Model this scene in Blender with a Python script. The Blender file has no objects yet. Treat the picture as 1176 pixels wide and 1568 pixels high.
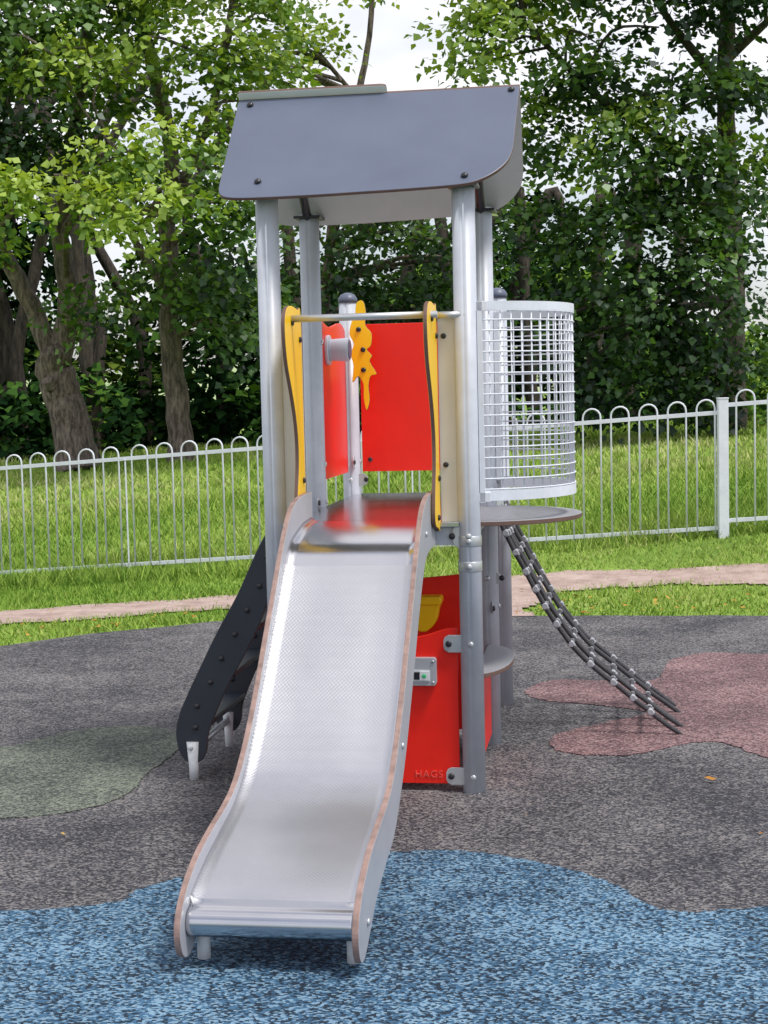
import bpy, bmesh, math, random
import numpy as np
from mathutils import Vector, Matrix
random.seed(4); rng=np.random.default_rng(7)
scene=bpy.context.scene
try:
    scene.view_settings.view_transform='Standard'; scene.view_settings.look='None'; scene.view_settings.exposure=0
except Exception: pass

# ---------------------------------------------------------------- materials
def mat(name):
    m=bpy.data.materials.new(name); m.use_nodes=True
    return m,m.node_tree.nodes,m.node_tree.links,m.node_tree.nodes['Principled BSDF']
def paint(name,col,rough=0.45,metal=0.0,var=0.12,bump=0.02,scale=6,spec=0.5):
    m,N,L,b=mat(name)
    b.inputs['Roughness'].default_value=rough; b.inputs['Metallic'].default_value=metal
    b.inputs['Specular IOR Level'].default_value=spec
    tc=N.new('ShaderNodeTexCoord'); n=N.new('ShaderNodeTexNoise'); n.inputs['Scale'].default_value=scale; n.inputs['Detail'].default_value=5
    n.inputs['Roughness'].default_value=0.65
    L.new(tc.outputs['Object'],n.inputs['Vector'])
    r=N.new('ShaderNodeValToRGB'); r.color_ramp.elements[0].position=0.3; r.color_ramp.elements[1].position=0.7
    r.color_ramp.elements[0].color=(*[c*(1-var) for c in col],1); r.color_ramp.elements[1].color=(*[min(1,c*(1+var)) for c in col],1)
    L.new(n.outputs['Fac'],r.inputs['Fac']); L.new(r.outputs['Color'],b.inputs['Base Color'])
    rr=N.new('ShaderNodeMapRange'); rr.inputs['To Min'].default_value=max(0.05,rough-0.08); rr.inputs['To Max'].default_value=rough+0.1
    L.new(n.outputs['Fac'],rr.inputs['Value']); L.new(rr.outputs['Result'],b.inputs['Roughness'])
    if bump>0.1:
        n2=N.new('ShaderNodeTexNoise'); n2.inputs['Scale'].default_value=250; n2.inputs['Detail'].default_value=1; L.new(tc.outputs['Object'],n2.inputs['Vector'])
        bp=N.new('ShaderNodeBump'); bp.inputs['Strength'].default_value=bump; bp.inputs['Distance'].default_value=0.01
        L.new(n2.outputs['Fac'],bp.inputs['Height']); L.new(bp.outputs['Normal'],b.inputs['Normal'])
    return m
M_post=paint('post_painted_aluminium',(0.50,0.53,0.60),0.36,0.0,0.09,0,9)
M_galv=paint('galvanised_steel',(0.55,0.57,0.60),0.35,0.6,0.12)
M_white=paint('white_paint',(0.66,0.68,0.71),0.45,0,0.12,0,30)
M_hpl=paint('light_grey_laminate',(0.38,0.39,0.43),0.4,0,0.07)
M_ctr=paint('counter_laminate',(0.33,0.34,0.37),0.35,0,0.05)
M_beige=paint('pale_laminate',(0.60,0.60,0.60),0.45,0,0.05)
M_pale=paint('pale_green_grey_laminate',(0.78,0.82,0.78),0.4,0,0.04)
M_edge=paint('brown_laminate_edge',(0.14,0.08,0.065),0.6,0,0.2)
M_pinkedge=paint('pale_brown_laminate_edge',(0.28,0.185,0.16),0.6,0,0.35,0,20)
M_slate=paint('slate_laminate',(0.105,0.125,0.185),0.42,0,0.08,0,3)
M_yellow=paint('yellow_laminate',(1.0,0.60,0.005),0.35,0,0.03)
M_red=paint('red_laminate',(0.84,0.016,0.006),0.35,0,0.06)
M_black=paint('black_laminate',(0.022,0.027,0.040),0.45,0,0.15)
M_bolt=paint('black_bolt',(0.02,0.02,0.025),0.3,0,0.1)
M_rope=paint('black_rope',(0.055,0.055,0.062),0.8,0,0.3,0.3,80)
M_fence=paint('fence_paint',(0.72,0.75,0.83),0.5,0,0.09,0,8)
M_green=paint('green_marker',(0.05,0.5,0.2),0.5)

def steel(name,pattern):
    m,N,L,b=mat(name)
    b.inputs['Metallic'].default_value=1
    tc=N.new('ShaderNodeTexCoord')
    n=N.new('ShaderNodeTexNoise'); n.inputs['Scale'].default_value=3; n.inputs['Detail'].default_value=6; n.inputs['Roughness'].default_value=.6
    L.new(tc.outputs['Object'],n.inputs['Vector'])
    rr=N.new('ShaderNodeMapRange'); rr.inputs['To Min'].default_value=0.30 if pattern else .14; rr.inputs['To Max'].default_value=0.38 if pattern else .24
    L.new(n.outputs['Fac'],rr.inputs['Value']); L.new(rr.outputs['Result'],b.inputs['Roughness'])
    r=N.new('ShaderNodeValToRGB'); r.color_ramp.elements[0].position=.3; r.color_ramp.elements[1].position=.7
    r.color_ramp.elements[0].color=(0.54,0.545,0.575,1); r.color_ramp.elements[1].color=(0.62,0.62,0.65,1)
    L.new(n.outputs['Fac'],r.inputs['Fac']); L.new(r.outputs['Color'],b.inputs['Base Color'])
    if pattern:
        v=N.new('ShaderNodeTexVoronoi'); v.inputs['Scale'].default_value=105; v.inputs['Randomness'].default_value=0.0
        mp2=N.new('ShaderNodeMapping'); mp2.inputs['Rotation'].default_value=(0,0,math.radians(45)); mp2.inputs['Scale'].default_value=(1,1,.3)
        L.new(tc.outputs['Object'],mp2.inputs['Vector']); L.new(mp2.outputs['Vector'],v.inputs['Vector'])
        bp=N.new('ShaderNodeBump'); bp.inputs['Strength'].default_value=0.38; bp.inputs['Distance'].default_value=0.0018
        L.new(v.outputs['Distance'],bp.inputs['Height']); L.new(bp.outputs['Normal'],b.inputs['Normal'])
    return m
M_steel=steel('textured_stainless_steel',True); M_steel2=steel('brushed_stainless_steel',False)

def rubber(name,cA,cB,cC,fleck,scale=110):
    m,N,L,b=mat(name); b.inputs['Roughness'].default_value=0.75; b.inputs['Specular IOR Level'].default_value=0.3
    tc=N.new('ShaderNodeTexCoord')
    mpv=N.new('ShaderNodeMapping'); mpv.inputs['Scale'].default_value=(1,1.4,1); mpv.inputs['Rotation'].default_value=(0,0,.35); L.new(tc.outputs['Object'],mpv.inputs['Vector'])
    v=N.new('ShaderNodeTexVoronoi'); v.inputs['Scale'].default_value=scale; L.new(mpv.outputs['Vector'],v.inputs['Vector'])
    n=N.new('ShaderNodeTexNoise'); n.inputs['Scale'].default_value=1.3; n.inputs['Detail'].default_value=7; n.inputs['Roughness'].default_value=0.72
    L.new(tc.outputs['Object'],n.inputs['Vector'])
    sp=N.new('ShaderNodeSeparateColor'); L.new(v.outputs['Color'],sp.inputs['Color'])
    ad=N.new('ShaderNodeMath'); ad.operation='MULTIPLY_ADD'; L.new(n.outputs['Fac'],ad.inputs[0]); ad.inputs[1].default_value=1.2; ad.inputs[2].default_value=-.60
    ad2=N.new('ShaderNodeMath'); ad2.operation='ADD'; L.new(sp.outputs['Red'],ad2.inputs[0]); L.new(ad.outputs[0],ad2.inputs[1]); ad2.use_clamp=True
    r=N.new('ShaderNodeValToRGB'); r.color_ramp.interpolation='CONSTANT'
    e=r.color_ramp.elements; e[0].position=0; e[0].color=(*cA,1); e[1].position=0.34; e[1].color=(*cB,1)
    x=e.new(1-fleck); x.color=(*cC,1)
    L.new(ad2.outputs[0],r.inputs['Fac'])
    r2=N.new('ShaderNodeValToRGB'); r2.color_ramp.elements[0].position=0.32; r2.color_ramp.elements[0].color=(0.74,0.74,0.76,1); r2.color_ramp.elements[1].position=0.7; r2.color_ramp.elements[1].color=(1.2,1.18,1.16,1)
    L.new(n.outputs['Fac'],r2.inputs['Fac'])
    mx=N.new('ShaderNodeMix'); mx.data_type='RGBA'; mx.blend_type='MULTIPLY'; mx.inputs[0].default_value=1
    L.new(r.outputs['Color'],mx.inputs[6]); L.new(r2.outputs['Color'],mx.inputs[7]); L.new(mx.outputs[2],b.inputs['Base Color'])
    bp=N.new('ShaderNodeBump'); bp.inputs['Strength'].default_value=0.6; bp.inputs['Distance'].default_value=0.005
    L.new(v.outputs['Distance'],bp.inputs['Height']); L.new(bp.outputs['Normal'],b.inputs['Normal'])
    return m
M_rub=rubber('charcoal_rubber',(0.028,0.029,0.035),(0.082,0.082,0.094),(0.205,0.195,0.195),0.30)
M_rubB=rubber('blue_rubber',(0.010,0.024,0.042),(0.042,0.115,0.205),(0.17,0.285,0.39),0.30,105)
M_rubG=rubber('green_rubber',(0.045,0.052,0.05),(0.105,0.12,0.10),(0.20,0.225,0.18),0.3)
M_rubR=rubber('red_rubber',(0.075,0.048,0.055),(0.18,0.098,0.105),(0.31,0.21,0.21),0.28)

def ground_mat(name,cols,scale,bump=0.5):
    m,N,L,b=mat(name); b.inputs['Roughness'].default_value=0.95; b.inputs['Specular IOR Level'].default_value=0.2
    tc=N.new('ShaderNodeTexCoord'); n=N.new('ShaderNodeTexNoise'); n.inputs['Scale'].default_value=scale; n.inputs['Detail'].default_value=8; n.inputs['Roughness'].default_value=0.7
    L.new(tc.outputs['Object'],n.inputs['Vector'])
    r=N.new('ShaderNodeValToRGB'); e=r.color_ramp.elements
    e[0].position=0.32; e[0].color=(*cols[0],1); e[1].position=0.68; e[1].color=(*cols[2],1); x=e.new(0.5); x.color=(*cols[1],1)
    L.new(n.outputs['Fac'],r.inputs['Fac']); L.new(r.outputs['Color'],b.inputs['Base Color'])
    n2=N.new('ShaderNodeTexNoise'); n2.inputs['Scale'].default_value=50; n2.inputs['Detail'].default_value=2; L.new(tc.outputs['Object'],n2.inputs['Vector'])
    bp=N.new('ShaderNodeBump'); bp.inputs['Strength'].default_value=bump; bp.inputs['Distance'].default_value=0.03
    L.new(n2.outputs['Fac'],bp.inputs['Height']); L.new(bp.outputs['Normal'],b.inputs['Normal'])
    return m
M_soil=ground_mat('grass_turf',[(0.11,0.19,0.03),(0.19,0.30,0.05),(0.29,0.36,0.10)],0.5)
M_path=ground_mat('earth_path',[(0.28,0.20,0.175),(0.39,0.295,0.26),(0.49,0.39,0.35)],5,0.4)
M_field=ground_mat('field',[(0.24,0.32,0.15),(0.33,0.42,0.2),(0.4,0.45,0.26)],0.02,0.1)

def leafmat(name,ramp,trans=0.35):
    m,N,L,b=mat(name)
    N.remove(b)
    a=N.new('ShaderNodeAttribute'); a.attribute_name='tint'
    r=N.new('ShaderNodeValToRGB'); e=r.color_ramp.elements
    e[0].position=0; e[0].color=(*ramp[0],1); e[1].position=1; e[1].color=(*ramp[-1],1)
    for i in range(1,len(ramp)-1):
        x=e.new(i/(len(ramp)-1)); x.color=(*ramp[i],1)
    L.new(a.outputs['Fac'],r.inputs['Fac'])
    d=N.new('ShaderNodeBsdfDiffuse'); L.new(r.outputs['Color'],d.inputs['Color'])
    if trans<=0:
        L.new(d.outputs[0],N['Material Output'].inputs['Surface']); return m
    g=N.new('ShaderNodeBsdfGlossy'); g.inputs['Roughness'].default_value=.42; g.inputs['Color'].default_value=(.9,.95,1,1)
    m0=N.new('ShaderNodeMixShader'); m0.inputs[0].default_value=.05; L.new(d.outputs[0],m0.inputs[1]); L.new(g.outputs[0],m0.inputs[2])
    t=N.new('ShaderNodeBsdfTranslucent')
    mx=N.new('ShaderNodeMix'); mx.data_type='RGBA'; mx.blend_type='MULTIPLY'; mx.inputs[0].default_value=1; L.new(r.outputs['Color'],mx.inputs[6]); mx.inputs[7].default_value=(1.8,1.7,0.6,1)
    L.new(mx.outputs[2],t.inputs['Color'])
    ms=N.new('ShaderNodeMixShader'); ms.inputs[0].default_value=trans
    L.new(m0.outputs[0],ms.inputs[1]); L.new(t.outputs[0],ms.inputs[2]); L.new(ms.outputs[0],N['Material Output'].inputs['Surface'])
    return m
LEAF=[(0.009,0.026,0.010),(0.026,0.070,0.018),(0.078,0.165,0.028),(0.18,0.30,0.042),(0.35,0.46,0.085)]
M_leaf=leafmat('leaves',LEAF,0.3)
M_leafd=leafmat('woodland_leaves',LEAF,0)
M_grass=leafmat('grass_blades',[(0.08,0.16,0.025),(0.16,0.28,0.045),(0.27,0.40,0.07),(0.38,0.46,0.13),(0.52,0.50,0.27)],0)
def barkmat(name,c0,c1):
    m,N,L,b=mat(name); b.inputs['Roughness'].default_value=0.9
    tc=N.new('ShaderNodeTexCoord'); mp=N.new('ShaderNodeMapping'); mp.inputs['Scale'].default_value=(14,14,3.2); L.new(tc.outputs['Object'],mp.inputs['Vector'])
    n=N.new('ShaderNodeTexNoise'); n.inputs['Scale'].default_value=1.0; n.inputs['Detail'].default_value=8; n.inputs['Roughness'].default_value=0.75; L.new(mp.outputs['Vector'],n.inputs['Vector'])
    r=N.new('ShaderNodeValToRGB'); r.color_ramp.elements[0].position=0.4; r.color_ramp.elements[0].color=(*c0,1); r.color_ramp.elements[1].position=0.62; r.color_ramp.elements[1].color=(*c1,1)
    L.new(n.outputs['Fac'],r.inputs['Fac']); L.new(r.outputs['Color'],b.inputs['Base Color'])
    bp=N.new('ShaderNodeBump'); bp.inputs['Strength'].default_value=1.0; bp.inputs['Distance'].default_value=0.08; L.new(n.outputs['Fac'],bp.inputs['Height']); L.new(bp.outputs['Normal'],b.inputs['Normal'])
    return m
M_bark=barkmat('bark',(0.08,0.062,0.055),(0.36,0.285,0.25))
M_barkd=barkmat('dark_bark',(0.03,0.026,0.022),(0.13,0.105,0.085))

# ---------------------------------------------------------------- helpers
class MB:
    def __init__(s): s.v=[]; s.f=[]; s.m=[]; s.s=[]
    def add(s,vs,fs,mi=0,smooth=False):
        o=len(s.v); s.v+= [tuple(p) for p in vs]
        for i,f in enumerate(fs):
            s.f.append(tuple(o+k for k in f)); s.m.append(mi if isinstance(mi,int) else mi[i]); s.s.append(smooth if isinstance(smooth,bool) else smooth[i])
    def obj(s,name,mats,parent=None,bevel=0,recalc=True):
        me=bpy.data.meshes.new(name); me.from_pydata(s.v,[],s.f)
        me.polygons.foreach_set('material_index',s.m); me.polygons.foreach_set('use_smooth',s.s)
        for m in mats: me.materials.append(m)
        if recalc:
            bm=bmesh.new(); bm.from_mesh(me); bmesh.ops.recalc_face_normals(bm,faces=bm.faces); bm.to_mesh(me); bm.free()
        me.update()
        o=bpy.data.objects.new(name,me); scene.collection.objects.link(o)
        if parent: o.parent=parent
        if bevel:
            b=o.modifiers.new('bevel','BEVEL'); b.width=bevel; b.segments=2; b.limit_method='ANGLE'; b.angle_limit=math.radians(50)
        return o
def catmull(P,k=6):
    P=[Vector(p) for p in P]; out=[]
    for i in range(len(P)-1):
        p0=P[max(i-1,0)];p1=P[i];p2=P[i+1];p3=P[min(i+2,len(P)-1)]
        for j in range(k):
            t=j/k
            out.append(0.5*((2*p1)+(p2-p0)*t+(2*p0-5*p1+4*p2-p3)*t*t+(3*p1-p0-3*p2+p3)*t**3))
    out.append(P[-1]); return out
def catclosed(P,k=6):
    P=[Vector(p) for p in P]; n=len(P); out=[]
    for i in range(n):
        p0=P[i-1];p1=P[i];p2=P[(i+1)%n];p3=P[(i+2)%n]
        for j in range(k):
            t=j/k
            out.append(0.5*((2*p1)+(p2-p0)*t+(2*p0-5*p1+4*p2-p3)*t*t+(3*p1-p0-3*p2+p3)*t**3))
    return out
def tube(mb,pts,r,n=10,mi=0,caps=True):
    pts=[Vector(p) for p in pts]; R=r if hasattr(r,'__len__') else [r]*len(pts)
    t0=(pts[1]-pts[0]).normalized(); up=Vector((0,0,1)) if abs(t0.z)<0.9 else Vector((1,0,0))
    a=t0.cross(up).normalized(); vs=[]
    for i,p in enumerate(pts):
        t=(pts[min(i+1,len(pts)-1)]-pts[max(i-1,0)]).normalized()
        a=(a-t*a.dot(t)).normalized(); b=t.cross(a)
        for j in range(n):
            q=2*math.pi*j/n; vs.append(p+(a*math.cos(q)+b*math.sin(q))*R[i])
    fs=[];sm=[]
    for i in range(len(pts)-1):
        for j in range(n):
            fs.append((i*n+j,i*n+(j+1)%n,(i+1)*n+(j+1)%n,(i+1)*n+j)); sm.append(True)
    if caps:
        fs.append(tuple(range(n))[::-1]); sm.append(False); k=(len(pts)-1)*n; fs.append(tuple(range(k,k+n))); sm.append(False)
    mb.add(vs,fs,mi,sm)
def slab(mb,outline,f,th,mf=0,mbk=None,me=None):
    n=len(outline); vs=[f(p[0],p[1],0) for p in outline]+[f(p[0],p[1],th) for p in outline]
    fs=[tuple(range(n)),tuple(range(n,2*n))[::-1]]+[(i,(i+1)%n,n+(i+1)%n,n+i) for i in range(n)]
    mb.add(vs,fs,[mf,mf if mbk is None else mbk]+[mf if me is None else me]*n)
def box(mb,c,s,mi=0):
    x,y,z=c; a,b,d=[q/2 for q in s]
    vs=[(x+i*a,y+j*b,z+k*d) for i in(-1,1) for j in(-1,1) for k in(-1,1)]
    mb.add(vs,[(0,1,3,2),(4,6,7,5),(0,4,5,1),(2,3,7,6),(0,2,6,4),(1,5,7,3)],mi)
def bolt(mb,p,d,r=0.012,h=0.01,mi=0):
    p=Vector(p); d=Vector(d).normalized()
    tube(mb,[p,p+d*h*0.55,p+d*h*0.85,p+d*h],[r,r,r*0.7,r*0.25],10,mi)

# ---------------------------------------------------------------- terrain
def edgeY(X): return float(np.interp(X,[-12,-8,-4,-2.5,-2.15,-1.1,0,0.86,2.6,5,8,12],[4,7.5,9.0,9.9,10.25,10.82,10.9,10.7,10.42,9.8,8,5]))
def terr(X,Y):
    X=np.asarray(X,float); Y=np.asarray(Y,float)
    Xc=np.clip(X,-9,9); Yf=13.95-0.21*np.clip(X,-9,9)
    s=np.clip(0.09+0.06*Xc,-0.3,0.6)
    t=np.clip((Y-10.9)/(Yf-10.9),0,1)
    t2=np.clip((Y-Yf)/(28-Yf),0,1)
    zb=0.62+0.035*Xc
    bumps=0.03*np.sin(X*1.7+Y*0.9)*np.sin(Y*1.3-X*0.6)*t2
    return s*t**1.3*(1-t2)+zb*t2+bumps
xs=np.concatenate([[-2500,-900,-300,-120,-60,-30,-18],np.arange(-13,13.01,0.3),[18,30,60,120,300,900,2500]])
ys=np.concatenate([[-2500,-600,-100,-20,0,5],np.arange(8,31,0.25),[34,40,50,70,120,300,900,2500]])
GX,GY=np.meshgrid(xs,ys); GZ=terr(GX,GY)
nx=len(xs)
mb=MB(); mb.add(np.stack([GX.ravel(),GY.ravel(),GZ.ravel()],1).tolist(),[(j*nx+i,j*nx+i+1,(j+1)*nx+i+1,(j+1)*nx+i) for j in range(len(ys)-1) for i in range(nx-1)],0,True)
mb.obj('ground',[M_soil])
mb=MB(); X=np.linspace(-11,11,89); top=[(x,edgeY(x)+0.02*math.sin(x*9)) for x in X]
slab(mb,[(-11,-4)]+[(11,-4)]+top[::-1],lambda a,b,t:Vector((a,b,0.010+t)),-0.03)
mb.obj('rubber_play_surface',[M_rub])
def patch(name,pts,m):
    mb=MB(); P=catclosed([(a,b,0) for a,b in pts],12)
    P=[p+Vector((random.gauss(0,.005),random.gauss(0,.005),0)) for p in P]
    slab(mb,[(p.x,p.y) for p in P],lambda a,b,t:Vector((a,b,0.014+t)),-0.003)
    mb.obj(name,[m])
patch('blue_rubber_patch',[(-4,4.6),(-2,4.72),(-1.228,4.677),(-.892,4.738),(-.81,4.877),(-.655,5.0),(-.35,5.15),(-.013,5.20),(.2245,5.198),(.481,5.05),(.69,4.83),(.778,4.606),(.863,4.53),(1.137,4.55),(2,4.7),(3.5,4.4),(4.2,3.2),(3.5,1.5),(0,0.8),(-3.5,1.5),(-4.4,3.2)],M_rubB)
patch('green_rubber_patch',[(-3.2,6.6),(-2.6,7.3),(-2.1,7.05),(-1.787,6.95),(-1.55,7.24),(-1.256,7.355),(-1.011,7.186),(-.952,6.848),(-1.023,6.438),(-1.06,6.07),(-1.212,5.84),(-1.494,5.75),(-2.2,5.7),(-2.9,5.9)],M_rubG)
patch('red_rubber_patch',[(.725,8.0),(.909,8.26),(1.2,8.2),(1.431,8.19),(1.55,8.5),(1.628,8.76),(1.8,8.95),(1.958,8.99),(2.23,8.9),(2.8,8.8),(3.3,8.2),(3.2,7.3),(2.6,6.7),(2.1,6.2),(1.75,6.25),(1.605,6.41),(1.463,6.72),(1.28,6.68),(1.024,6.52),(.752,6.61),(.759,6.93),(1.035,7.18),(1.255,7.37),(1.089,7.546),(.784,7.74)],M_rubR)
def pathY(X): return float(np.interp(X,[-14,-5,-2.8,-1.2,0.4,1.6,3.1,6,14],[7.5,10.4,11.25,11.75,12.0,12.1,11.95,11.8,11.5]))
def pathW(X): return float(np.interp(X,[-14,-3,-1.2,.3,1.6,3.1,14],[.40,.38,.33,.4,.28,.23,.23]))
def spur(X,Y):
    y0=pathY(X)
    k=(Y-edgeY(X))/max(.1,(y0-edgeY(X)))
    return 0.15-.1*k < X < 0.95+0.75*k**2+.05*math.sin(9*Y)
def worn(X,Y,g=0): return abs(Y-pathY(X))<pathW(X)+g+.04*math.sin(X*5)+.025*math.sin(X*13+1) or (edgeY(X)-.1<Y<pathY(X) and spur(X+ (g if X<.5 else -g),Y))
vid={}; vs=[]; fs=[]; gx,gy=.06,.04
def vi(i,j):
    if (i,j) not in vid:
        x=-10+i*gx; y=8+j*gy; vid[(i,j)]=len(vs); vs.append((x,y,float(terr(x,y))+.014))
    return vid[(i,j)]
for i in range(333):
    for j in range(125):
        x=-10+i*gx+gx/2; y=8+j*gy+gy/2
        if y>edgeY(x)-.05 and worn(x,y,.06): fs.append((vi(i,j),vi(i+1,j),vi(i+1,j+1),vi(i,j+1)))
mb=MB(); mb.add(vs,fs,0,True); mb.obj('footpath',[M_path])
hx=np.linspace(-900,900,60); hy=np.linspace(230,900,20); HX,HY=np.meshgrid(hx,hy)
HZ=-2+24*np.sin(np.clip((HY-230)/500,0,1)*math.pi/2)*(0.8+0.25*np.sin(HX/160)+0.1*np.sin(HX/60+1))
mb=MB(); mb.add(np.stack([HX.ravel(),HY.ravel(),HZ.ravel()],1).tolist(),[(j*60+i,j*60+i+1,(j+1)*60+i+1,(j+1)*60+i) for j in range(19) for i in range(59)],0,True)
mb.obj('hills',[M_field])

# ---------------------------------------------------------------- face cloud builder
def cloud_obj(name,V,F_n,tint,m,parent=None):
    nv=len(V); nf=nv//F_n
    me=bpy.data.meshes.new(name); me.vertices.add(nv); me.vertices.foreach_set('co',V.astype(np.float32).ravel())
    me.loops.add(nv); me.loops.foreach_set('vertex_index',np.arange(nv,dtype=np.int32))
    me.polygons.add(nf); me.polygons.foreach_set('loop_start',np.arange(0,nv,F_n,dtype=np.int32))
    try: me.polygons.foreach_set('loop_total',np.full(nf,F_n,dtype=np.int32))
    except Exception: pass
    me.update(calc_edges=True)
    a=me.attributes.new('tint','FLOAT','FACE'); a.data.foreach_set('value',tint.astype(np.float32))
    me.materials.append(m); o=bpy.data.objects.new(name,me); scene.collection.objects.link(o)
    if parent: o.parent=parent
    return o
def unit(a): return a/np.maximum(np.linalg.norm(a,axis=-1,keepdims=True),1e-6)

def grass(n,x0,x1,y0,y1,hmin,hmax,w,bias=1.0,check=True):
    x=rng.uniform(x0,x1,n); y=y0+(y1-y0)*rng.random(n)**bias
    if check:
        ja=rng.normal(0,.05,n)
        keep=np.array([b>edgeY(a)+.01+j*.6 and not(worn(a,b,j-.01) and rng.random()<.985) for a,b,j in zip(x,y,ja)])
        x=x[keep];y=y[keep]
    n=len(x); z=terr(x,y)
    ns=0.5+0.5*np.sin(x*2.1+1.3*np.sin(y*1.7))*np.sin(y*2.6+1.1*np.sin(x*1.3))
    h=rng.uniform(hmin,hmax,n)*(0.5+0.9*ns); a=rng.uniform(0,2*np.pi,n); ww=w*rng.uniform(.6,1.3,n)
    d=np.stack([np.cos(a),np.sin(a),0*a],1); ln=rng.normal(0,0.5,(n,2))*h[:,None]
    B=np.stack([x,y,z-0.005],1); T=B+np.stack([ln[:,0],ln[:,1],h],1)
    V=np.stack([B-d*ww[:,None],B+d*ww[:,None],T],1).reshape(-1,3)
    t=np.clip(0.28+0.32*(0.5+0.5*np.sin(x*0.7+2*np.sin(y*.5)))+rng.normal(0,.15,n)+0.14*(ns-.5)+0.14*np.clip((y-15)/8,0,1),0,1)
    return V,t
gs=[grass(95000,-5,5,9.3,14.8,0.025,0.06,0.007),grass(90000,-8,8,13.6,21,0.05,0.11,0.010,1.2,False),grass(50000,-11,11,19,33,0.06,0.13,0.018,1,False),grass(22000,-4.5,4.5,13.3,15.2,0.07,0.17,0.008,1,False)]
cloud_obj('grass',np.concatenate([g[0] for g in gs]),3,np.concatenate([g[1] for g in gs]),M_grass)
n=260; x=rng.uniform(-4,4,n); y=np.array([edgeY(a) for a in x])+np.abs(rng.normal(0,.5,n)); z=terr(x,y)+0.03
x=np.append(x,[1.279,1.6,1.1,-.75,.5,1.3,-1.2]); y=np.append(y,[6.03,7.5,6.6,6.4,5.6,5.3,5.5]); z=np.append(z,[.03,.02,.02,.02,.02,.02,.02]); n+=7
a=rng.uniform(0,6.28,n); s=rng.uniform(.012,.03,n); s[-6:]=.008; d=np.stack([np.cos(a),np.sin(a),rng.normal(0,.2,n)],1)*s[:,None]; e=np.stack([-np.sin(a),np.cos(a),rng.normal(0,.3,n)],1)*s[:,None]*.6
C=np.stack([x,y,z],1)
M_dead=leafmat('fallen_leaves',[(0.25,0.10,0.03),(0.40,0.20,0.05),(0.5,0.32,0.08)],0)
cloud_obj('fallen_leaves',np.stack([C-d,C-e,C+d,C+e],1).reshape(-1,3),4,rng.random(n),M_dead)

# ---------------------------------------------------------------- trees
def leafcloud(clumps,per_m2=7.0,leaf=0.13,L=34,spr=(0.3,0.65)):
    Vs=[];Ts=[];cents=[]
    for (cx,cy,cz,rx,ry,rz,br) in clumps:
        area=4*math.pi*((rx*ry)**1.6/3+(rx*rz)**1.6/3+(ry*rz)**1.6/3)**(1/1.6)
        S=max(8,int(area*per_m2/6))
        d=unit(rng.normal(size=(S,3))); rr=rng.random(S)**0.38
        lump=1+0.22*np.sin(d[:,0]*5+cx)*np.sin(d[:,1]*4+cz)+0.15*np.sin(d[:,2]*7+cy)
        P=np.array([cx,cy,cz])+d*(rr*lump)[:,None]*np.array([rx,ry,rz])
        nrm=unit(np.array([0,-.25,1.0])+0.55*d+rng.normal(0,.25,(S,3)))
        ref=unit(np.cross(nrm,rng.normal(size=(S,3)))); ref2=np.cross(nrm,ref)
        R=rng.uniform(*spr,S); br_s=br+0.20*d[:,2]*rr+rng.normal(0,.13,S)-.12*(rr<.6)  # crown shading put into leaf tint: paler clump tops, darker interiors
        ang=rng.uniform(0,2*np.pi,(S,L)); rad=np.sqrt(rng.random((S,L)))*R[:,None]
        Q=P[:,None]+ref[:,None]*(np.cos(ang)*rad)[...,None]+ref2[:,None]*(np.sin(ang)*rad)[...,None]
        Q[...,2]-=0.35*rad**2/np.maximum(R[:,None],.1)
        Q+=rng.normal(0,.05,Q.shape)+nrm[:,None]*rng.normal(0,.07,(S,L))[...,None]
        ln=unit(nrm[:,None]+rng.normal(0,.5,(S,L,3)))
        out=ref[:,None]*np.cos(ang)[...,None]+ref2[:,None]*np.sin(ang)[...,None]+np.array([0,0,-0.5])
        ax=unit(out-ln*np.sum(out*ln,-1,keepdims=True)+rng.normal(0,.3,(S,L,3))); sd=np.cross(ln,ax)
        l=(leaf*rng.uniform(.6,1.3,(S,L)))[...,None]
        V=np.stack([Q,Q+ax*l*.36+sd*l*.52+ln*l*.1,Q+ax*l*.80+sd*l*.20,Q+ax*l*1.05,Q+ax*l*.80-sd*l*.20,Q+ax*l*.36-sd*l*.52+ln*l*.1],2)
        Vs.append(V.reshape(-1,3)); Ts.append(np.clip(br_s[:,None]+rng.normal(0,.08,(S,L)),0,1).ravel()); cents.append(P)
    return np.concatenate(Vs),np.concatenate(Ts),np.concatenate(cents)
def wob(P,amp):
    P=catmull(P,5); return [Vector((p.x+random.gauss(0,amp),p.y+random.gauss(0,amp),p.z)) for p in P]
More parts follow.
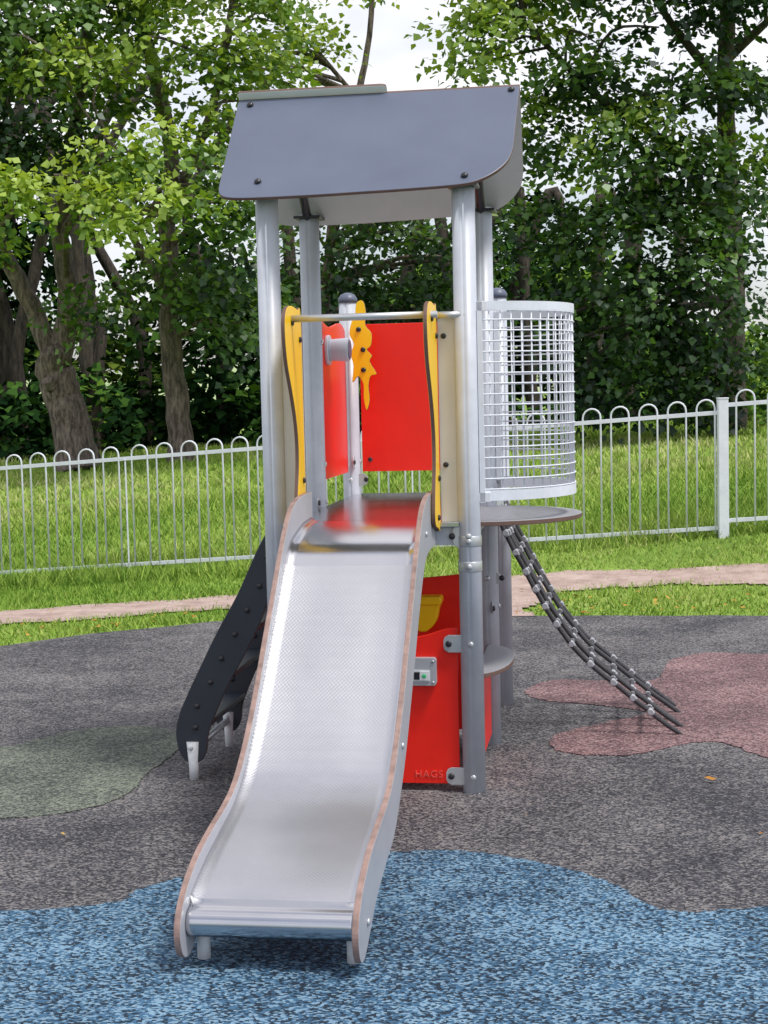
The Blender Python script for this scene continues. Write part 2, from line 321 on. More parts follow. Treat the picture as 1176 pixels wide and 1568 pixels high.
def tree(name,limbs,clumps,bark=M_bark,twigs=70,**kw):
    e=bpy.data.objects.new(name,None); scene.collection.objects.link(e); e.location=limbs[0][0][0]
    off=Vector(limbs[0][0][0])
    mb=MB(); allp=[]
    for P,r0,r1 in limbs:
        Q=wob(P,r0*0.07); n=len(Q); R=[(r0+(r1-r0)*(i/(n-1))**0.8)*(1+0.10*random.random()) for i in range(n)]
        if P is limbs[0][0]: R[0]*=1.5; R[1]*=1.25; R[2]*=1.1
        tube(mb,[q-off for q in Q],R,14,0); allp+=Q
    V,T,C=leafcloud(clumps,**kw)
    up=[p for p in allp if p.z>2.5] or allp
    for k in rng.choice(len(C),min(twigs,len(C)),replace=False):
        c=Vector(C[k]); q=min(up,key=lambda p:(p-c).length+max(0,(p.z-c.z))*1.2)
        mid=(q+c)/2+Vector((random.gauss(0,.2),random.gauss(0,.2),random.uniform(0,.4)))
        Ln=(c-q).length
        tube(mb,[x-off for x in catmull([q,mid,c],4)],[max(0.010,0.018*Ln*(1-i/9)+.010) for i in range(9)],5,0,False)
    mb.obj('trunk_and_limbs',[bark],e)
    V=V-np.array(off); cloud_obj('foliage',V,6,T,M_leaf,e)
    return e
Z=0.45
tree('sycamore_tree',[
 ([(-5.35,27,Z-.2),(-5.45,27,1.2),(-5.65,27,1.9),(-5.72,27,2.4)],0.33,0.30),
 ([(-5.7,27,2.2),(-6.0,27,3.1),(-6.5,26.8,4.2),(-7.2,26.6,5.8),(-7.6,26.4,8)],0.20,0.08),
 ([(-5.65,27,2.2),(-5.42,27,3.3),(-5.5,27,4.4),(-5.3,26.8,5.6),(-4.9,26.5,7.2),(-4.6,26.2,9.5)],0.22,0.07),
 ([(-5.72,26.75,1.85),(-5.75,26.62,1.95)],0.13,0.10),
 ([(-5.5,27,4.4),(-4.9,26.2,5.0),(-4.2,25.4,5.6)],0.10,0.03),
 ([(-6.5,26.8,4.2),(-6.3,26,5.4),(-5.9,25.5,6.8)],0.1,0.03)],
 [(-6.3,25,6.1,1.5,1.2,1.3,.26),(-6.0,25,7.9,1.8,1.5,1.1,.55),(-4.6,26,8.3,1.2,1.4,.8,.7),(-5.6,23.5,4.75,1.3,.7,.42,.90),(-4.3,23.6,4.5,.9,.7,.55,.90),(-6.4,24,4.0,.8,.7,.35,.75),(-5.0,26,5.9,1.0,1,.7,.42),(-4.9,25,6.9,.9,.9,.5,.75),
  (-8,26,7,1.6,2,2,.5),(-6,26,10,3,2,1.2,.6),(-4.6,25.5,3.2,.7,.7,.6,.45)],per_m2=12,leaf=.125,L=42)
tree('sycamore_tree',[
 ([(-3.55,27,Z-.2),(-3.58,27,1.5),(-3.65,27,2.6),(-3.63,27,4.2),(-3.55,27,6.0),(-3.9,26.8,7.8),(-4.1,26.8,10)],0.23,0.09),
 ([(-3.63,27,4.6),(-3.1,26.4,5.6),(-2.6,26,6.7),(-2.2,26,8.6)],0.12,0.04),
 ([(-3.6,27,3.2),(-4.1,26.5,4.2),(-4.5,26,5.0)],0.1,0.03)],
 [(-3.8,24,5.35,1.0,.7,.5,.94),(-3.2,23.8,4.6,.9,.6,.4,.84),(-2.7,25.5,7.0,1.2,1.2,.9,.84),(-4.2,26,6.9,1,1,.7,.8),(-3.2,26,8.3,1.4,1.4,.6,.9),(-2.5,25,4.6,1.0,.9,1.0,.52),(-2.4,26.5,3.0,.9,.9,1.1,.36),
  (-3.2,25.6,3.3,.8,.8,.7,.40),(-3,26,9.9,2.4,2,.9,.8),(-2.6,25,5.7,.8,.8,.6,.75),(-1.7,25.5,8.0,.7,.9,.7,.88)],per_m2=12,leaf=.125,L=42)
tree('ash_tree',[
 ([(-1.3,30,Z-.2),(-1.1,30,3),(-.7,30,6),(-.35,30,7.2),(-.05,30,8.4),(.1,30,10.5)],0.13,0.04),
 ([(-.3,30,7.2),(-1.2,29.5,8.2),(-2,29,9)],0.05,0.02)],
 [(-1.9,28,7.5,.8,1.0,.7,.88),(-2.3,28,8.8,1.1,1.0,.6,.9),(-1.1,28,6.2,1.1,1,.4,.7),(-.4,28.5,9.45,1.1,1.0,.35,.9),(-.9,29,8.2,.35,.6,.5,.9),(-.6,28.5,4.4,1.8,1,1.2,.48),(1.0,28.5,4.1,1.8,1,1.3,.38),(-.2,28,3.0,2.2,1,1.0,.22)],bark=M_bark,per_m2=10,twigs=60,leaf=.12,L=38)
tree('sycamore_tree',[
 ([(6.0,26.5,.5),(6.1,26.5,2.5),(6.0,26.5,5),(5.85,26,6.6),(5.75,25.5,8.3),(5.4,25,10.5)],0.22,0.09),
 ([(6.05,26.5,4),(4.9,25.5,5.4),(3.6,25,6.2),(2.4,24.8,7.4)],0.12,0.03),
 ([(5.9,26,6.4),(4.8,25,7.3),(3.8,24.5,8.6)],0.1,0.03),
 ([(6,26.5,3.6),(4.9,25.6,4.2),(3.7,25,4.5)],0.09,0.03),
 ([(5.9,26,7.0),(6.6,25.5,7.6),(7.5,25,8.4)],0.09,0.03)],
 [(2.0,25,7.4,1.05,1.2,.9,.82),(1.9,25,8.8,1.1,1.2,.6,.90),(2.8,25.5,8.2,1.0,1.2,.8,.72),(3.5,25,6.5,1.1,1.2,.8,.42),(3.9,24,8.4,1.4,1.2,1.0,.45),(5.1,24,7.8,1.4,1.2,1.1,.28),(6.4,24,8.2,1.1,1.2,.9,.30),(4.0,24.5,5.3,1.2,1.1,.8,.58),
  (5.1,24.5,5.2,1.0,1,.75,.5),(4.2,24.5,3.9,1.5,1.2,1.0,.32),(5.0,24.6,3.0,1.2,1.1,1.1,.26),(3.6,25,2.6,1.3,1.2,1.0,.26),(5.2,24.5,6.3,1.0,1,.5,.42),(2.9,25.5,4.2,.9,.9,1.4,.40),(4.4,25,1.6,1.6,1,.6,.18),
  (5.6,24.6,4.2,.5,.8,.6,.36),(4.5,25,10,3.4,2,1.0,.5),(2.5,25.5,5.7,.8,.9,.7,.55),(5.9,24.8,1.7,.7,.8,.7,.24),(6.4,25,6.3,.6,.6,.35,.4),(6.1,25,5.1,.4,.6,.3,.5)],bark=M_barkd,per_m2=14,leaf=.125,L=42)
cl=[]
for i in range(50):
    x=rng.uniform(-15,8.0); y=rng.uniform(33,42); z=rng.uniform(.8,5.6)
    if x>5.6: z=min(z,1.6)
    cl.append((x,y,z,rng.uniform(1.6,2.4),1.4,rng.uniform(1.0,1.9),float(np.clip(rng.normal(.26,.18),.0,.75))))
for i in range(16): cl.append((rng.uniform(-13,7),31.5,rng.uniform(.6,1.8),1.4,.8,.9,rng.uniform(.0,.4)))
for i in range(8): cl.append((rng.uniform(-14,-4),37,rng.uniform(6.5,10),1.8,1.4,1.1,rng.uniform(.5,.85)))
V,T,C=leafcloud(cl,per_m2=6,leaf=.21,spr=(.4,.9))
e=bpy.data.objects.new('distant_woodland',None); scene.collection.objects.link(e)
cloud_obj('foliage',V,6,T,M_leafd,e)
mb=MB()
for i in range(26):
    x=rng.uniform(-14,6.5); y=rng.uniform(31,36); 
    tube(mb,wob([(x,y,.2),(x+random.gauss(0,.2),y,3),(x+random.gauss(0,.6),y,6),(x+random.gauss(0,1),y,9 if x<-3 else 5)],.03),[.17-.005*k for k in range(16)],8)
mb.obj('trunks',[M_barkd],e)
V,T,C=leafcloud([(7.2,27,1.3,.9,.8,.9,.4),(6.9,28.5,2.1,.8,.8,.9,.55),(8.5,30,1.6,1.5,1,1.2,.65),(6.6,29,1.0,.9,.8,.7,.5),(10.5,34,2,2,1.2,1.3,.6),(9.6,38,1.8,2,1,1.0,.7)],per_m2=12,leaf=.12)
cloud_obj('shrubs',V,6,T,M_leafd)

# ---------------------------------------------------------------- fence
fe=bpy.data.objects.new('bow_top_fence',None); scene.collection.objects.link(fe)
dirv=Vector((1,-0.21)).normalized()
def fpos(s): return Vector((s*dirv.x,13.95+s*dirv.y))
bars=MB(); rails=MB(); posts=MB()
def section(s0,s1,zo):
    p0=fpos(s0);p1=fpos(s1); z0=float(terr(p0.x,p0.y))+zo; z1=float(terr(p1.x,p1.y))+zo
    n=max(1,round((s1-s0-.04)/.258)); pitch=(s1-s0-.04)/n
    def P(s,h):
        q=fpos(s); k=(s-s0)/(s1-s0); return Vector((q.x,q.y,z0+(z1-z0)*k+h))
    for i in range(n):
        c=s0+.02+(i+.5)*pitch; w=.078
        pts=[P(c-w,.03)]+[P(c-w,1.125)]+[P(c-w*math.cos(a),1.125+w*math.sin(a)) for a in np.linspace(.4,math.pi-.4,7)]+[P(c+w,1.125),P(c+w,.03)]
        tube(bars,pts,.0085,6)
    for h in(.08,1.085):
        a=P(s0,h);b=P(s1,h); nrm=Vector((-dirv.y,dirv.x,0))
        vs=[];
        for q in(a,b):
            for sx,sz in((-1,-1),(1,-1),(1,1),(-1,1)): vs.append(q+nrm*.006*sx+Vector((0,0,.018*sz)))
        rails.add(vs,[(0,1,2,3),(7,6,5,4),(0,4,5,1),(1,5,6,2),(2,6,7,3),(3,7,4,0)])
def fpost(s,zo,h=1.1,w=.07):
    q=fpos(s); z=float(terr(q.x,q.y)); box(posts,(q.x,q.y,z+h/2-.1),(w,w,h+.2))
    box(posts,(q.x,q.y,z+h+.006),(w+.008,w+.008,.012))
Sg=3.02
s=Sg
while s>-13:
    section(s-2.75,s,0); s-=2.75; fpost(s,0,1.07,.014)
fpost(Sg,0,1.2,.085)
s=Sg
for i in range(4):
    section(s+.04,s+2.75,.06); s+=2.75; fpost(s,0,1.1,.03)
bars.obj('bow_bars',[M_fence],fe); rails.obj('rails',[M_fence],fe,.002); posts.obj('posts',[M_fence],fe,.003)

# ---------------------------------------------------------------- play tower
T=bpy.data.objects.new('playground_slide_tower',None); scene.collection.objects.link(T)
T.location=(-.049,6.048,0.010); T.rotation_euler=(0,0,math.radians(-8.6))
W=.387; D1=.85; D2=1.70
def post(name,u,v,h,cap=False):
    mb=MB(); r=.045
    vs=[];fs=[]
    for k,z in enumerate((0,h)):
        for j in range(48):
            q=2*math.pi*j/48; rr=r-(.004 if j%12 in(0,) else 0); vs.append((u+rr*math.cos(q),v+rr*math.sin(q),z))
    fs=[(j,(j+1)%48,48+(j+1)%48,48+j) for j in range(48)]+[tuple(range(48))[::-1],tuple(range(48,96))]
    mb.add(vs,fs,0,[True]*48+[False]*2)
    if cap:
        tube(mb,[(u,v,h),(u,v,h+.02),(u,v,h+.04),(u,v,h+.05)],[.049,.049,.036,.012],24,1)
    mb.obj(name,[M_post,M_slate],T)
post('front_right_post',W,0,2.385); post('front_left_post',-W,0,2.385)
post('middle_right_post',W,D1,2.385); post('middle_left_post',-W,D1,2.385)
post('rear_right_post',W,D2,2.04,True); post('rear_left_post',-W+.02,D2,2.04,True)

# roof
mb=MB(); bz,tz,bv,tv=2.345,2.81,-.10,.425
Ld=math.hypot(tv-bv,tz-bz); dv=(tv-bv)/Ld; dz=(tz-bz)/Ld
def froof(a,b,t): return Vector((a,bv+dv*b*Ld-dz*t,bz+dz*b*Ld+dv*t))
def broof(a,b,t): return Vector((a,.95-dv*b*Ld+dz*t,bz+.01+dz*b*Ld+dv*t))
def rc(P,k=4): return [(p.x,p.y) for p in catmull([(a,b,0) for a,b in P],k)]
botm=rc([(.578,.36),(.562,.24),(.52,.14),(.46,.065),(.39,.028),(.2,.008),(0,-.004),(-.2,-.014),(-.42,-.016),(-.51,-.005),(-.545,.02),(-.56,.065),(-.565,.12)])
out=[(-.587,.985),(-.575,1.0),(.575,1.0),(.588,.985)]+botm
slab(mb,out,froof,.014,1,0,2)
slab(mb,[(-.587,1.0),(.588,1.0)]+botm,broof,.014,1,1,2)
lip=[(-.587,1.003)]+[(-.59,1.045),(-.575,1.058)]+[(0.02,1.058),(.035,1.054),(.04,1.045),(.04,1.003)]
slab(mb,lip,broof,.014,4,4,2)
for (a,b) in((-.41,.13),(.40,.10),(-.53,.935),(.555,.955)): 
    p=froof(a,b,.014); bolt(mb,p,(0,-dz,dv),.014,.014,3)
for s in(-1,1):
    tube(mb,[(s*W,.03,2.37),(s*W,.28,2.60),(s*W,.425,2.74),(s*W,.57,2.60),(s*W,.82,2.37)],.02,8,3)
    box(mb,(s*W,-.01,2.372),(.12,.13,.012),3); box(mb,(s*W,D1+.01,2.372),(.12,.13,.012),3)
mb.obj('roof',[M_slate,M_beige,M_edge,M_bolt,M_pale],T,.003)

# platform
mb=MB()
box(mb,(0,.83,1.068),(.70,1.76,.02),0)
for v in(-.0,D1,D2): box(mb,(0,v,1.02),(2*W-.09,.03,.07),1)
for u in(-W+.02,W-.02): box(mb,(u,.425,1.02),(.03,.74,.07),1); box(mb,(u,1.275,1.02),(.03,.74,.07),1)
mb.obj('platform',[M_steel2,M_post],T,.003)
mb=MB()
def bracket(u,v,z,du,dv_,w=.075,h=.065):
    d=Vector((du,dv_,0))
    c=Vector((u,v,z))+d*(.045+w/2)
    outl=[(-w/2-.03,-h/2),(w/2-.02,-h/2),(w/2-.006,-h/2+.008),(w/2,-h/2+.022),(w/2,h/2-.022),(w/2-.006,h/2-.008),(w/2-.02,h/2),(-w/2-.03,h/2)]
    nn=Vector((0,-1,0)) if abs(du)>.5 else Vector((1 if u<0 else 1,0,0))
    o=c+nn*.018
    slab(mb,outl,lambda a,b,t:o+d*a+Vector((0,0,b))+nn*t,.006,0)
    bolt(mb,o+d*.012+nn*.006,nn,.013,.01,1)
    bolt(mb,Vector((u,v,z))+nn*.044,nn,.012,.008,0)
bracket(W,0,.595,-1,0,.065,.07); bracket(W,0,.065,-1,0,.065,.07); bracket(W,0,1.02,-1,0,.02,.09)
bracket(-W,D1,1.82,0,1); bracket(-W,D1,1.27,0,1,.05,.09); bracket(-W+.02,D2,1.24,0,-1,.04,.06); bracket(-W+.02,D2,1.15,1,0,.04,.06); bracket(-W,D1,1.1,0,-1,.04,.06)
bracket(W,D1,.62,0,-1,.03,.05); bracket(W,D1,.75,1,0,.01,.06)
for z in(1.0,.9): 
    tube(mb,[(W,0,z-.02),(W,0,z+.02)],.0475,24,0); bolt(mb,(W,-.045,z),(0,-1,0),.012,.008,0)
mb.obj('brackets',[M_galv,M_bolt],T,.002)

# slide
sheet=[(0,-.03,1.087),(0,-.2,1.078),(0,-.36,1.050),(0,-.455,1.020),(0,-.525,.965),(0,-.64,.86),(0,-.84,.678),(0,-1.0,.538),(0,-1.12,.443),(0,-1.22,.374),(0,-1.32,.325),(0,-1.42,.294),(0,-1.55,.269),(0,-1.7,.240),(0,-1.84,.203),(0,-1.92,.172)]
S=catmull(sheet,8)+[Vector((0,-1.922-.042*math.sin(a),.130+.042*math.cos(a))) for a in np.linspace(.25,math.pi,12)]+[Vector((0,-1.85,.096))]
mb=MB(); us=[-.237,-.225,-.2,-.1,0,.1,.2,.225,.237]; lift=[.016,.004,0,0,0,0,0,.004,.016]
vs=[];K=len(us)
for i,p in enumerate(S):
    t=(S[min(i+1,len(S)-1)]-S[max(i-1,0)]).normalized(); nrm=Vector((0,t.z,-t.y));
    if nrm.z<0 and i<len(S)-14: nrm=-nrm
    for u,l in zip(us,lift): vs.append(p+Vector((u,0,0))+nrm*l*(1 if i<len(S)-16 else .0))
fs=[(i*K+k,(i+1)*K+k,(i+1)*K+k+1,i*K+k+1) for i in range(len(S)-1) for k in range(K-1)]
mi=[0 if (i>31 and i<len(S)-18) else 1 for i in range(len(S)-1) for k in range(K-1)]
mb.add(vs,fs,mi,True)
o=mb.obj('slide_chute',[M_steel,M_steel2],T); so=o.modifiers.new('th','SOLIDIFY'); so.thickness=.002
topE=[(.0,1.2),(-.15,1.2),(-.3,1.185),(-.42,1.14),(-.56,1.03),(-.7,.895),(-.87,.732),(-1.0,.605),(-1.13,.495),(-1.25,.412),(-1.36,.36),(-1.48,.333),(-1.62,.313),(-1.78,.283),(-1.9,.24),(-1.97,.195),(-2.005,.150),(-2.01,.105),(-1.99,.06),(-1.95,.038),(-1.88,.048),(-1.7,.125),(-1.5,.17),(-1.32,.205),(-1.18,.275),(-1.0,.40),(-.8,.585),(-.6,.78),(-.45,.91),(-.3,.98),(0,.99)]
OE=rc(topE,4)
for nm,u0 in(('slide_side_left',-.257),('slide_side_right',.238)):
    mb=MB(); slab(mb,OE,lambda a,b,t:Vector((u0+t,a,b)),.019,0,0,1)
    for (a,b) in((-1.86,.12),(-1.1,.44),(-.35,1.06)): bolt(mb,(u0+(.019 if u0>0 else 0),a,b),(1 if u0>0 else -1,0,0),.011,.008,2)
    mb.obj(nm,[M_hpl,M_pinkedge,M_galv],T,.002)
mb=MB()
for s in(-1,1): 
    tube(mb,[(s*.215,-1.86,-.005),(s*.215,-1.86,.10)],.019,16)
tube(mb,[(-.235,-1.86,.098),(.235,-1.86,.098)],.012,12)
mb.obj('slide_feet',[M_white],T)

# yellow wings + filler panels + rail
wing=[(-.02,1.90),(-.08,1.915),(-.18,1.925),(-.27,1.915),(-.315,1.87),(-.32,1.80),(-.29,1.70),(-.22,1.60),(-.16,1.50),(-.13,1.40),(-.135,1.30),(-.17,1.20),(-.19,1.12),(-.17,1.075),(-.10,1.06),(-.02,1.06),(-.02,1.3),(-.02,1.6)]
WO=[(p.x,p.y) for p in catclosed([(a,b,0) for a,b in wing],4)]
for nm,u0 in(('yellow_wing_left',-.275),('yellow_wing_right',.26)):
    mb=MB(); slab(mb,WO,lambda a,b,t:Vector((u0+t,a,b)),.016,0,0,1)
    for a,b in((-.2,1.86),(-.1,1.1),(-.06,1.25),(-.06,1.80)): bolt(mb,(u0+.016,a,b),(1,0,0),.012,.01,2); bolt(mb,(u0,a,b),(-1,0,0),.012,.01,2)
    mb.obj(nm,[M_yellow,M_edge,M_bolt],T,.003)
mb=MB()
for u0,u1 in((-.345,-.26),(.277,.345)):
    slab(mb,[(u0,.99),(u1,.99),(u1,1.88),(u0,1.88)],lambda a,b,t:Vector((a,-.006+t,b)),.014,0,0,1)
for z in(1.3,1.80): bolt(mb,(.30,-.006,z),(0,-1,0),.011,.008,2)
mb.obj('entrance_panels',[M_beige,M_edge,M_bolt],T,.002)
mb=MB(); tube(mb,[(-.28,-.2,1.875),(.3,-.2,1.875)],.0135,16); tube(mb,[(.26,-.03,1.88),(W,-.03,1.88)],.0135,16)
mb.obj('entrance_rail',[M_galv],T)
mb=MB()
slab(mb,[(.05,1.12),(.20,1.12),(.20,1.88),(.05,1.88)],lambda a,b,t:Vector((-W-.007+t,a,b)),.014,0,0,1)
mb.obj('side_grab_panel',[M_beige,M_edge],T,.002)

# red panels
mb=MB()
slab(mb,[(-.31,1.19),(.33,1.19),(.33,1.93),(-.31,1.93)],lambda a,b,t:Vector((a,D2-.01+t,b)),.014)
slab(mb,rc([(.93,1.19),(1.63,1.19)],2)+rc([(1.63,1.90),(1.5,1.93),(1.2,1.90),(1.0,1.93),(.93,1.92)],4),lambda a,b,t:Vector((-W+t,a,b)),.014)
for a,b in((-.27,1.25),(-.27,1.87),(.1,1.25)): bolt(mb,(a,D2-.01,b),(0,-1,0),.012,.008,1)
mb.obj('upper_red_panels',[M_red,M_bolt],T,.003)
mb=MB()
slab(mb,[(-.33,.03),(.33,.03)]+rc([(.33,.655),(.28,.65),(.2,.625),(.1,.61),(0,.605),(-.15,.61),(-.33,.655)],4),lambda a,b,t:Vector((a,-.005+t,b)),.014)
slab(mb,[(-.33,.06),(.33,.06)]+rc([(.33,.775),(.2,.76),(.05,.75),(-.1,.76),(-.33,.775)],4),lambda a,b,t:Vector((a,D1-.01+t,b)),.014)
slab(mb,[(.06,.05),(.79,.05),(.79,.43),(.06,.43)],lambda a,b,t:Vector((W-.007+t,a,b)),.014)
slab(mb,[(.06,.05),(.10,.05),(.10,.6),(.06,.6)],lambda a,b,t:Vector((-W-.007+t,a,b)),.014)
mb.obj('lower_red_panels',[M_red],T,.003)
try:
    cu=bpy.data.curves.new('lettering','FONT'); cu.body='HAGS'; cu.size=.040; cu.extrude=.002; cu.space_character=1.15
    to=bpy.data.objects.new('lettering_tmp',cu); scene.collection.objects.link(to)
    dg=bpy.context.evaluated_depsgraph_get(); me=bpy.data.meshes.new_from_object(to.evaluated_get(dg))
    bpy.data.objects.remove(to); me.materials.clear(); me.materials.append(paint('letter_red',(0.85,.10,.08),.4))
    lo=bpy.data.objects.new('lettering',me); scene.collection.objects.link(lo); lo.parent=T; lo.location=(.15,-.0065,.055); lo.rotation_euler=(math.pi/2,0,0)
except Exception as ex: print('text',ex)
mb=MB()
def rrect(cx,cz,w,h,r):
    o=[]
    for (sx,sz,a0) in((1,1,0),(-1,1,90),(-1,-1,180),(1,-1,270)):
        for k in range(5):
            a=math.radians(a0+k*22.5); o.append((cx+sx*(w/2-r)+r*math.cos(a),cz+sz*(h/2-r)+r*math.sin(a)))
    return o
fp=lambda y0:(lambda a,b,t:Vector((a,y0-t,b)))
slab(mb,rrect(.19,.485,.115,.11,.012),fp(-.006),.03,0)
slab(mb,rrect(.18,.47,.085,.045,.004),fp(-.036),.004,1)
slab(mb,rrect(.172,.47,.025,.03,.002),fp(-.040),.003,2)
slab(mb,rrect(.200,.47,.038,.036,.002),fp(-.040),.003,3); 
bolt(mb,(.2,-.043,.47),(0,-1,0),.009,.003,4)
for a in(.145,.235):
    for b in(.443,.527): bolt(mb,(a,-.036,b),(0,-1,0),.006,.005,5)
mb.obj('latch_box',[M_hpl,M_white,M_bolt,M_white,M_green,M_galv],T,.002)
mb=MB(); 
slab(mb,rc([(.03,.655),(.17,.655),(.17,.62),(.155,.56),(.12,.525),(.10,.52),(.08,.525),(.045,.56),(.03,.62)],3),fp(D1-.02),.09,0)
slab(mb,rrect(.10,.66,.17,.035,.012),fp(D1-.015),.11,0)
mb.obj('yellow_bowl',[M_yellow],T,.006)
mb=MB()
tube(mb,[(-W+.014,1.13,1.79),(-W+.03,1.13,1.79)],.07,24,0); tube(mb,[(-W+.03,1.13,1.79),(-W+.12,1.13,1.79)],[.05,.055],24,0); tube(mb,[(-W+.12,1.13,1.79),(-W+.125,1.13,1.79)],.045,24,1)
mb.obj('play_telescope',[M_post,M_slate],T,.003)
mb=MB()
fig=[(-.01,2.03),(.03,2.04),(.045,1.98),(.04,1.92),(.075,1.88),(.07,1.82),(.045,1.80),(.075,1.77),(.06,1.74),(.10,1.68),(.065,1.67),(.05,1.62),(.055,1.55),(.035,1.50),(.02,1.56),(.02,1.63),(-.01,1.67),(-.045,1.64),(-.035,1.72),(-.05,1.78),(-.03,1.83),(-.055,1.88),(-.04,1.94),(-.02,1.96)]
FO=[(p.x*.85,p.y) for p in catclosed([(a,b,0) for a,b in fig],3)]
slab(mb,FO,lambda a,b,t:Vector((-.295+a,1.58+t,b)),.016,0,0,1)
for a,b in((.02,1.80),(0,1.90),(.02,1.70)): bolt(mb,(-.295+a,1.58,b),(0,-1,0),.013,.01,2)
mb.obj('yellow_play_figure',[M_yellow,M_edge,M_bolt],T,.002)

# basket
mb=MB(); cv=.425
def cg(a,z,k=1.0): return Vector((W+.40*k*math.cos(a),cv+.425*k*math.sin(a),z))
A=np.linspace(-math.pi/2,math.pi/2,29)
for a in A: tube(mb,[cg(a,1.18),cg(a,1.91)],.0034,6,0)
for z in np.linspace(1.20,1.90,18): tube(mb,[cg(a,z,1.012) for a in np.linspace(-math.pi/2,math.pi/2,33)],.0032,5,0,False)
def band(z0,z1,k0,k1):
    AA=np.linspace(-math.pi/2,math.pi/2,41); vs=[]
    for a in AA: vs+=[cg(a,z0,k0),cg(a,z0,k1),cg(a,z1,k1),cg(a,z1,k0)]
    fs=[]
    for i in range(40):
        for j in range(4): fs.append((i*4+j,i*4+(j+1)%4,(i+1)*4+(j+1)%4,(i+1)*4+j))
    fs+= [(0,1,2,3),(163,162,161,160)]
    mb.add(vs,fs,0,False)
band(1.893,1.93,.99,1.018); band(1.155,1.195,.99,1.018)
for s in(0,D1): box(mb,(W+.055,s+(.0),1.54),(.02,.03,.78),0)
for z in(1.17,1.91): 
    for s in(0,D1): box(mb,(W+.05,s,z),(.07,.03,.035),0)
mb.obj('lookout_basket',[M_fence],T)
mb=MB(); fl=[(W-.03,0.0)]+[(W+.43*math.cos(a),cv+.425*math.sin(a)) for a in np.linspace(-math.pi/2,math.pi/2,30)]+[(W-.03,.85)]
slab(mb,fl,lambda a,b,t:Vector((a,b,1.055+t)),.018,1,0,2)
mb.obj('lookout_floor',[M_ctr,M_edge,M_edge],T,.002)
mb=MB(); fl=[(W-.0,0.06)]+[(W+.135*math.cos(a),cv+.36*math.sin(a)) for a in np.linspace(-math.pi/2,math.pi/2,24)]+[(W,.79)]
slab(mb,fl,lambda a,b,t:Vector((a,b,.44+t)),.018,0,0,1)
mb.obj('play_counter',[M_ctr,M_edge],T,.002)

# ladder on left
ldr=[(-.455,1.03),(-.50,.95),(-.585,.775),(-.67,.63),(-.746,.486),(-.805,.37),(-.85,.27),(-.865,.19),(-.85,.11),(-.81,.07),(-.76,.08),(-.735,.13),(-.725,.20),(-.68,.31),(-.63,.41),(-.56,.53),(-.49,.665),(-.45,.78),(-.435,.9),(-.435,1.03)]
LO=rc(ldr,4)
for nm,v0 in(('ladder_side_front',.115),('ladder_side_rear',.71)):
    mb=MB(); slab(mb,LO,lambda a,b,t:Vector((a,v0+t,b)),.018,0,0,1)
    for a,b in((-.82,.14),(-.80,.22),(-.79,.31),(-.73,.41),(-.68,.51),(-.62,.61),(-.565,.71),(-.51,.81),(-.475,.93)):
        bolt(mb,(a+.02,v0,b),(0,-1,0),.012,.009,2)
    mb.obj(nm,[M_black,M_edge,M_bolt],T,.003)
mb=MB()
for (a,b) in((-.76,.24),(-.66,.44),(-.56,.63),(-.48,.84)):
    slab(mb,[(a-.05,b-.012),(a+.05,b-.012),(a+.05,b+.012),(a-.05,b+.012)],lambda p,q,t:Vector((p,.133+t,q)),.577,0)
tube(mb,[(-.80,.133,.12),(-.80,.71,.12)],.016,10,1)
mb.obj('ladder_treads',[M_black,M_galv],T,.004)
mb=MB()
for v in(.124,.719): tube(mb,[(-.795,v+.0,-.005),(-.795,v,.05),(-.795,v,.16)],[.019,.02,.028],16); bolt(mb,(-.80,v-.022,.14),(0,-1,0),.012,.012)
mb.obj('ladder_feet',[M_white],T)

# rope net
prof=catmull([(.40,0,1.07),(.455,0,.93),(.53,0,.78),(.60,0,.645),(.68,0,.51),(.80,0,.355),(.966,0,.215),(1.10,0,.105),(1.24,0,0.0)],5)
mb=MB(); vsn=[1.03,1.19,1.35,1.51,1.67]
for k,v in enumerate(vsn):
    sag=[0,.012,.018,.012,0][k]
    tube(mb,[(p.x+ (.03 if k%2 else 0)*(i/len(prof)),v+.006*math.sin(i*1.3+k),p.z-sag) for i,p in enumerate(prof)],[.0115]*(len(prof)-2)+[.010,.006],8,0)
for j in range(2,len(prof)-3,3):
    p=prof[j]; q=[Vector((p.x,v,p.z-[0,.012,.018,.012,0][k])) for k,v in enumerate(vsn)]
    tube(mb,[x+Vector((0,0,.004)) for x in catmull(q,3)],.0105,8,0)
    t=(prof[j+1]-prof[j-1]).normalized()
    for x in q:
        tube(mb,[x-t*.016,x+t*.016],.0145,8,1)
        tube(mb,[x-Vector((0,.026,-.004)),x+Vector((0,.026,.004))],.0125,8,1)
box(mb,(.40,1.35,1.05),(.03,.72,.06),2)
mb.obj('climbing_net',[M_rope,M_hpl,M_post],T)

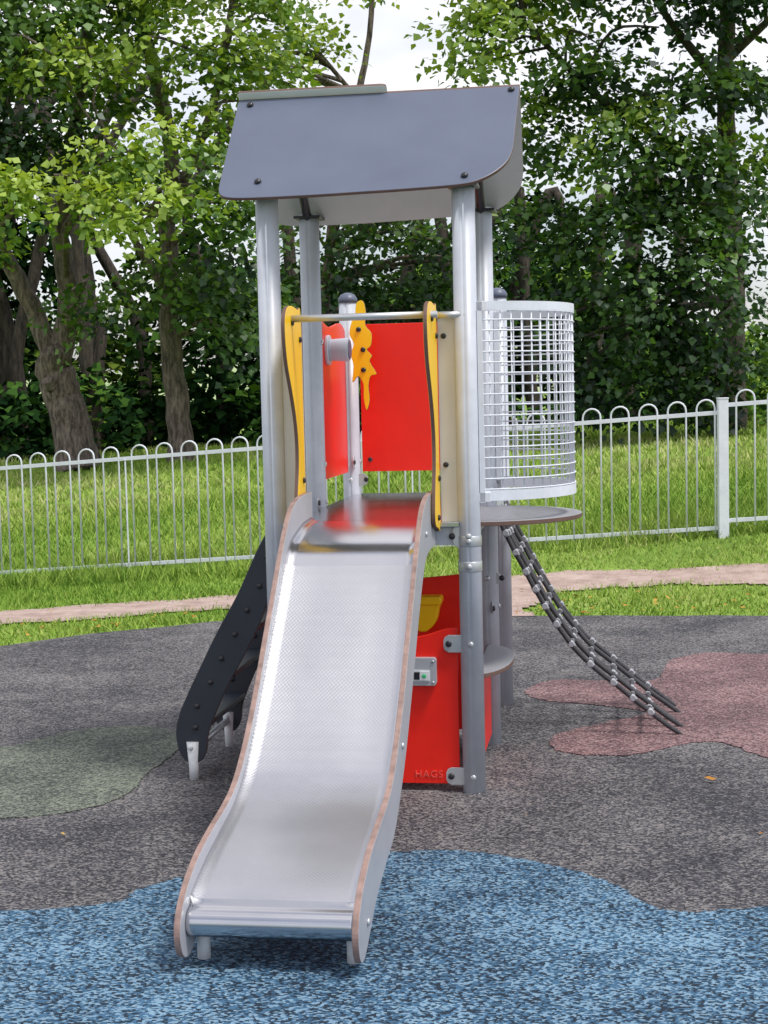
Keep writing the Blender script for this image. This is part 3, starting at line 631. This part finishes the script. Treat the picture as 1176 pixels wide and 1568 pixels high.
# ---------------------------------------------------------------- light
sd=Vector((.42,-.28,1.0)).normalized()
w=bpy.data.worlds.new('World'); scene.world=w; w.use_nodes=True; N=w.node_tree.nodes; L=w.node_tree.links
bg=N['Background']; sky=N.new('ShaderNodeTexSky'); sky.sky_type='NISHITA'; sky.sun_disc=False
sky.sun_elevation=math.asin(sd.z); sky.sun_rotation=math.atan2(sd.x,sd.y); sky.dust_density=2
tc=N.new('ShaderNodeTexCoord'); mp=N.new('ShaderNodeMapping'); mp.inputs['Scale'].default_value=(1,1,2.5); L.new(tc.outputs['Generated'],mp.inputs['Vector'])
n=N.new('ShaderNodeTexNoise'); n.inputs['Scale'].default_value=2.2; n.inputs['Detail'].default_value=4; n.inputs['Roughness'].default_value=.6; L.new(mp.outputs['Vector'],n.inputs['Vector'])
r=N.new('ShaderNodeValToRGB'); r.color_ramp.elements[0].position=.36; r.color_ramp.elements[0].color=(.15,.15,.15,1); r.color_ramp.elements[1].position=.62; r.color_ramp.elements[1].color=(.95,.95,.95,1)
L.new(n.outputs['Fac'],r.inputs['Fac'])
mx=N.new('ShaderNodeMix'); mx.data_type='RGBA'; L.new(r.outputs['Color'],mx.inputs[0]); L.new(sky.outputs['Color'],mx.inputs[6]); mx.inputs[7].default_value=(9.3,9.1,9.3,1)
L.new(mx.outputs[2],bg.inputs['Color']); bg.inputs['Strength'].default_value=.14
sl=bpy.data.lights.new('sun','SUN'); sl.energy=2.9; sl.angle=math.radians(11); sl.color=(1,.96,.9)
so=bpy.data.objects.new('sun',sl); scene.collection.objects.link(so); so.rotation_euler=sd.to_track_quat('Z','Y').to_euler(); so.location=(3,-3,12)

# ---------------------------------------------------------------- camera
cam=bpy.data.cameras.new('camera'); co=bpy.data.objects.new('camera',cam); scene.collection.objects.link(co)
cam.sensor_fit='VERTICAL'; cam.sensor_height=24; cam.lens=24*2350/1568; cam.clip_end=6000; cam.clip_start=.05
co.matrix_world=Matrix.Translation((0,0,1.6))@Matrix.Rotation(math.radians(90-4.48),4,'X')@Matrix.Rotation(math.radians(-1.375),4,'Z')
scene.camera=co
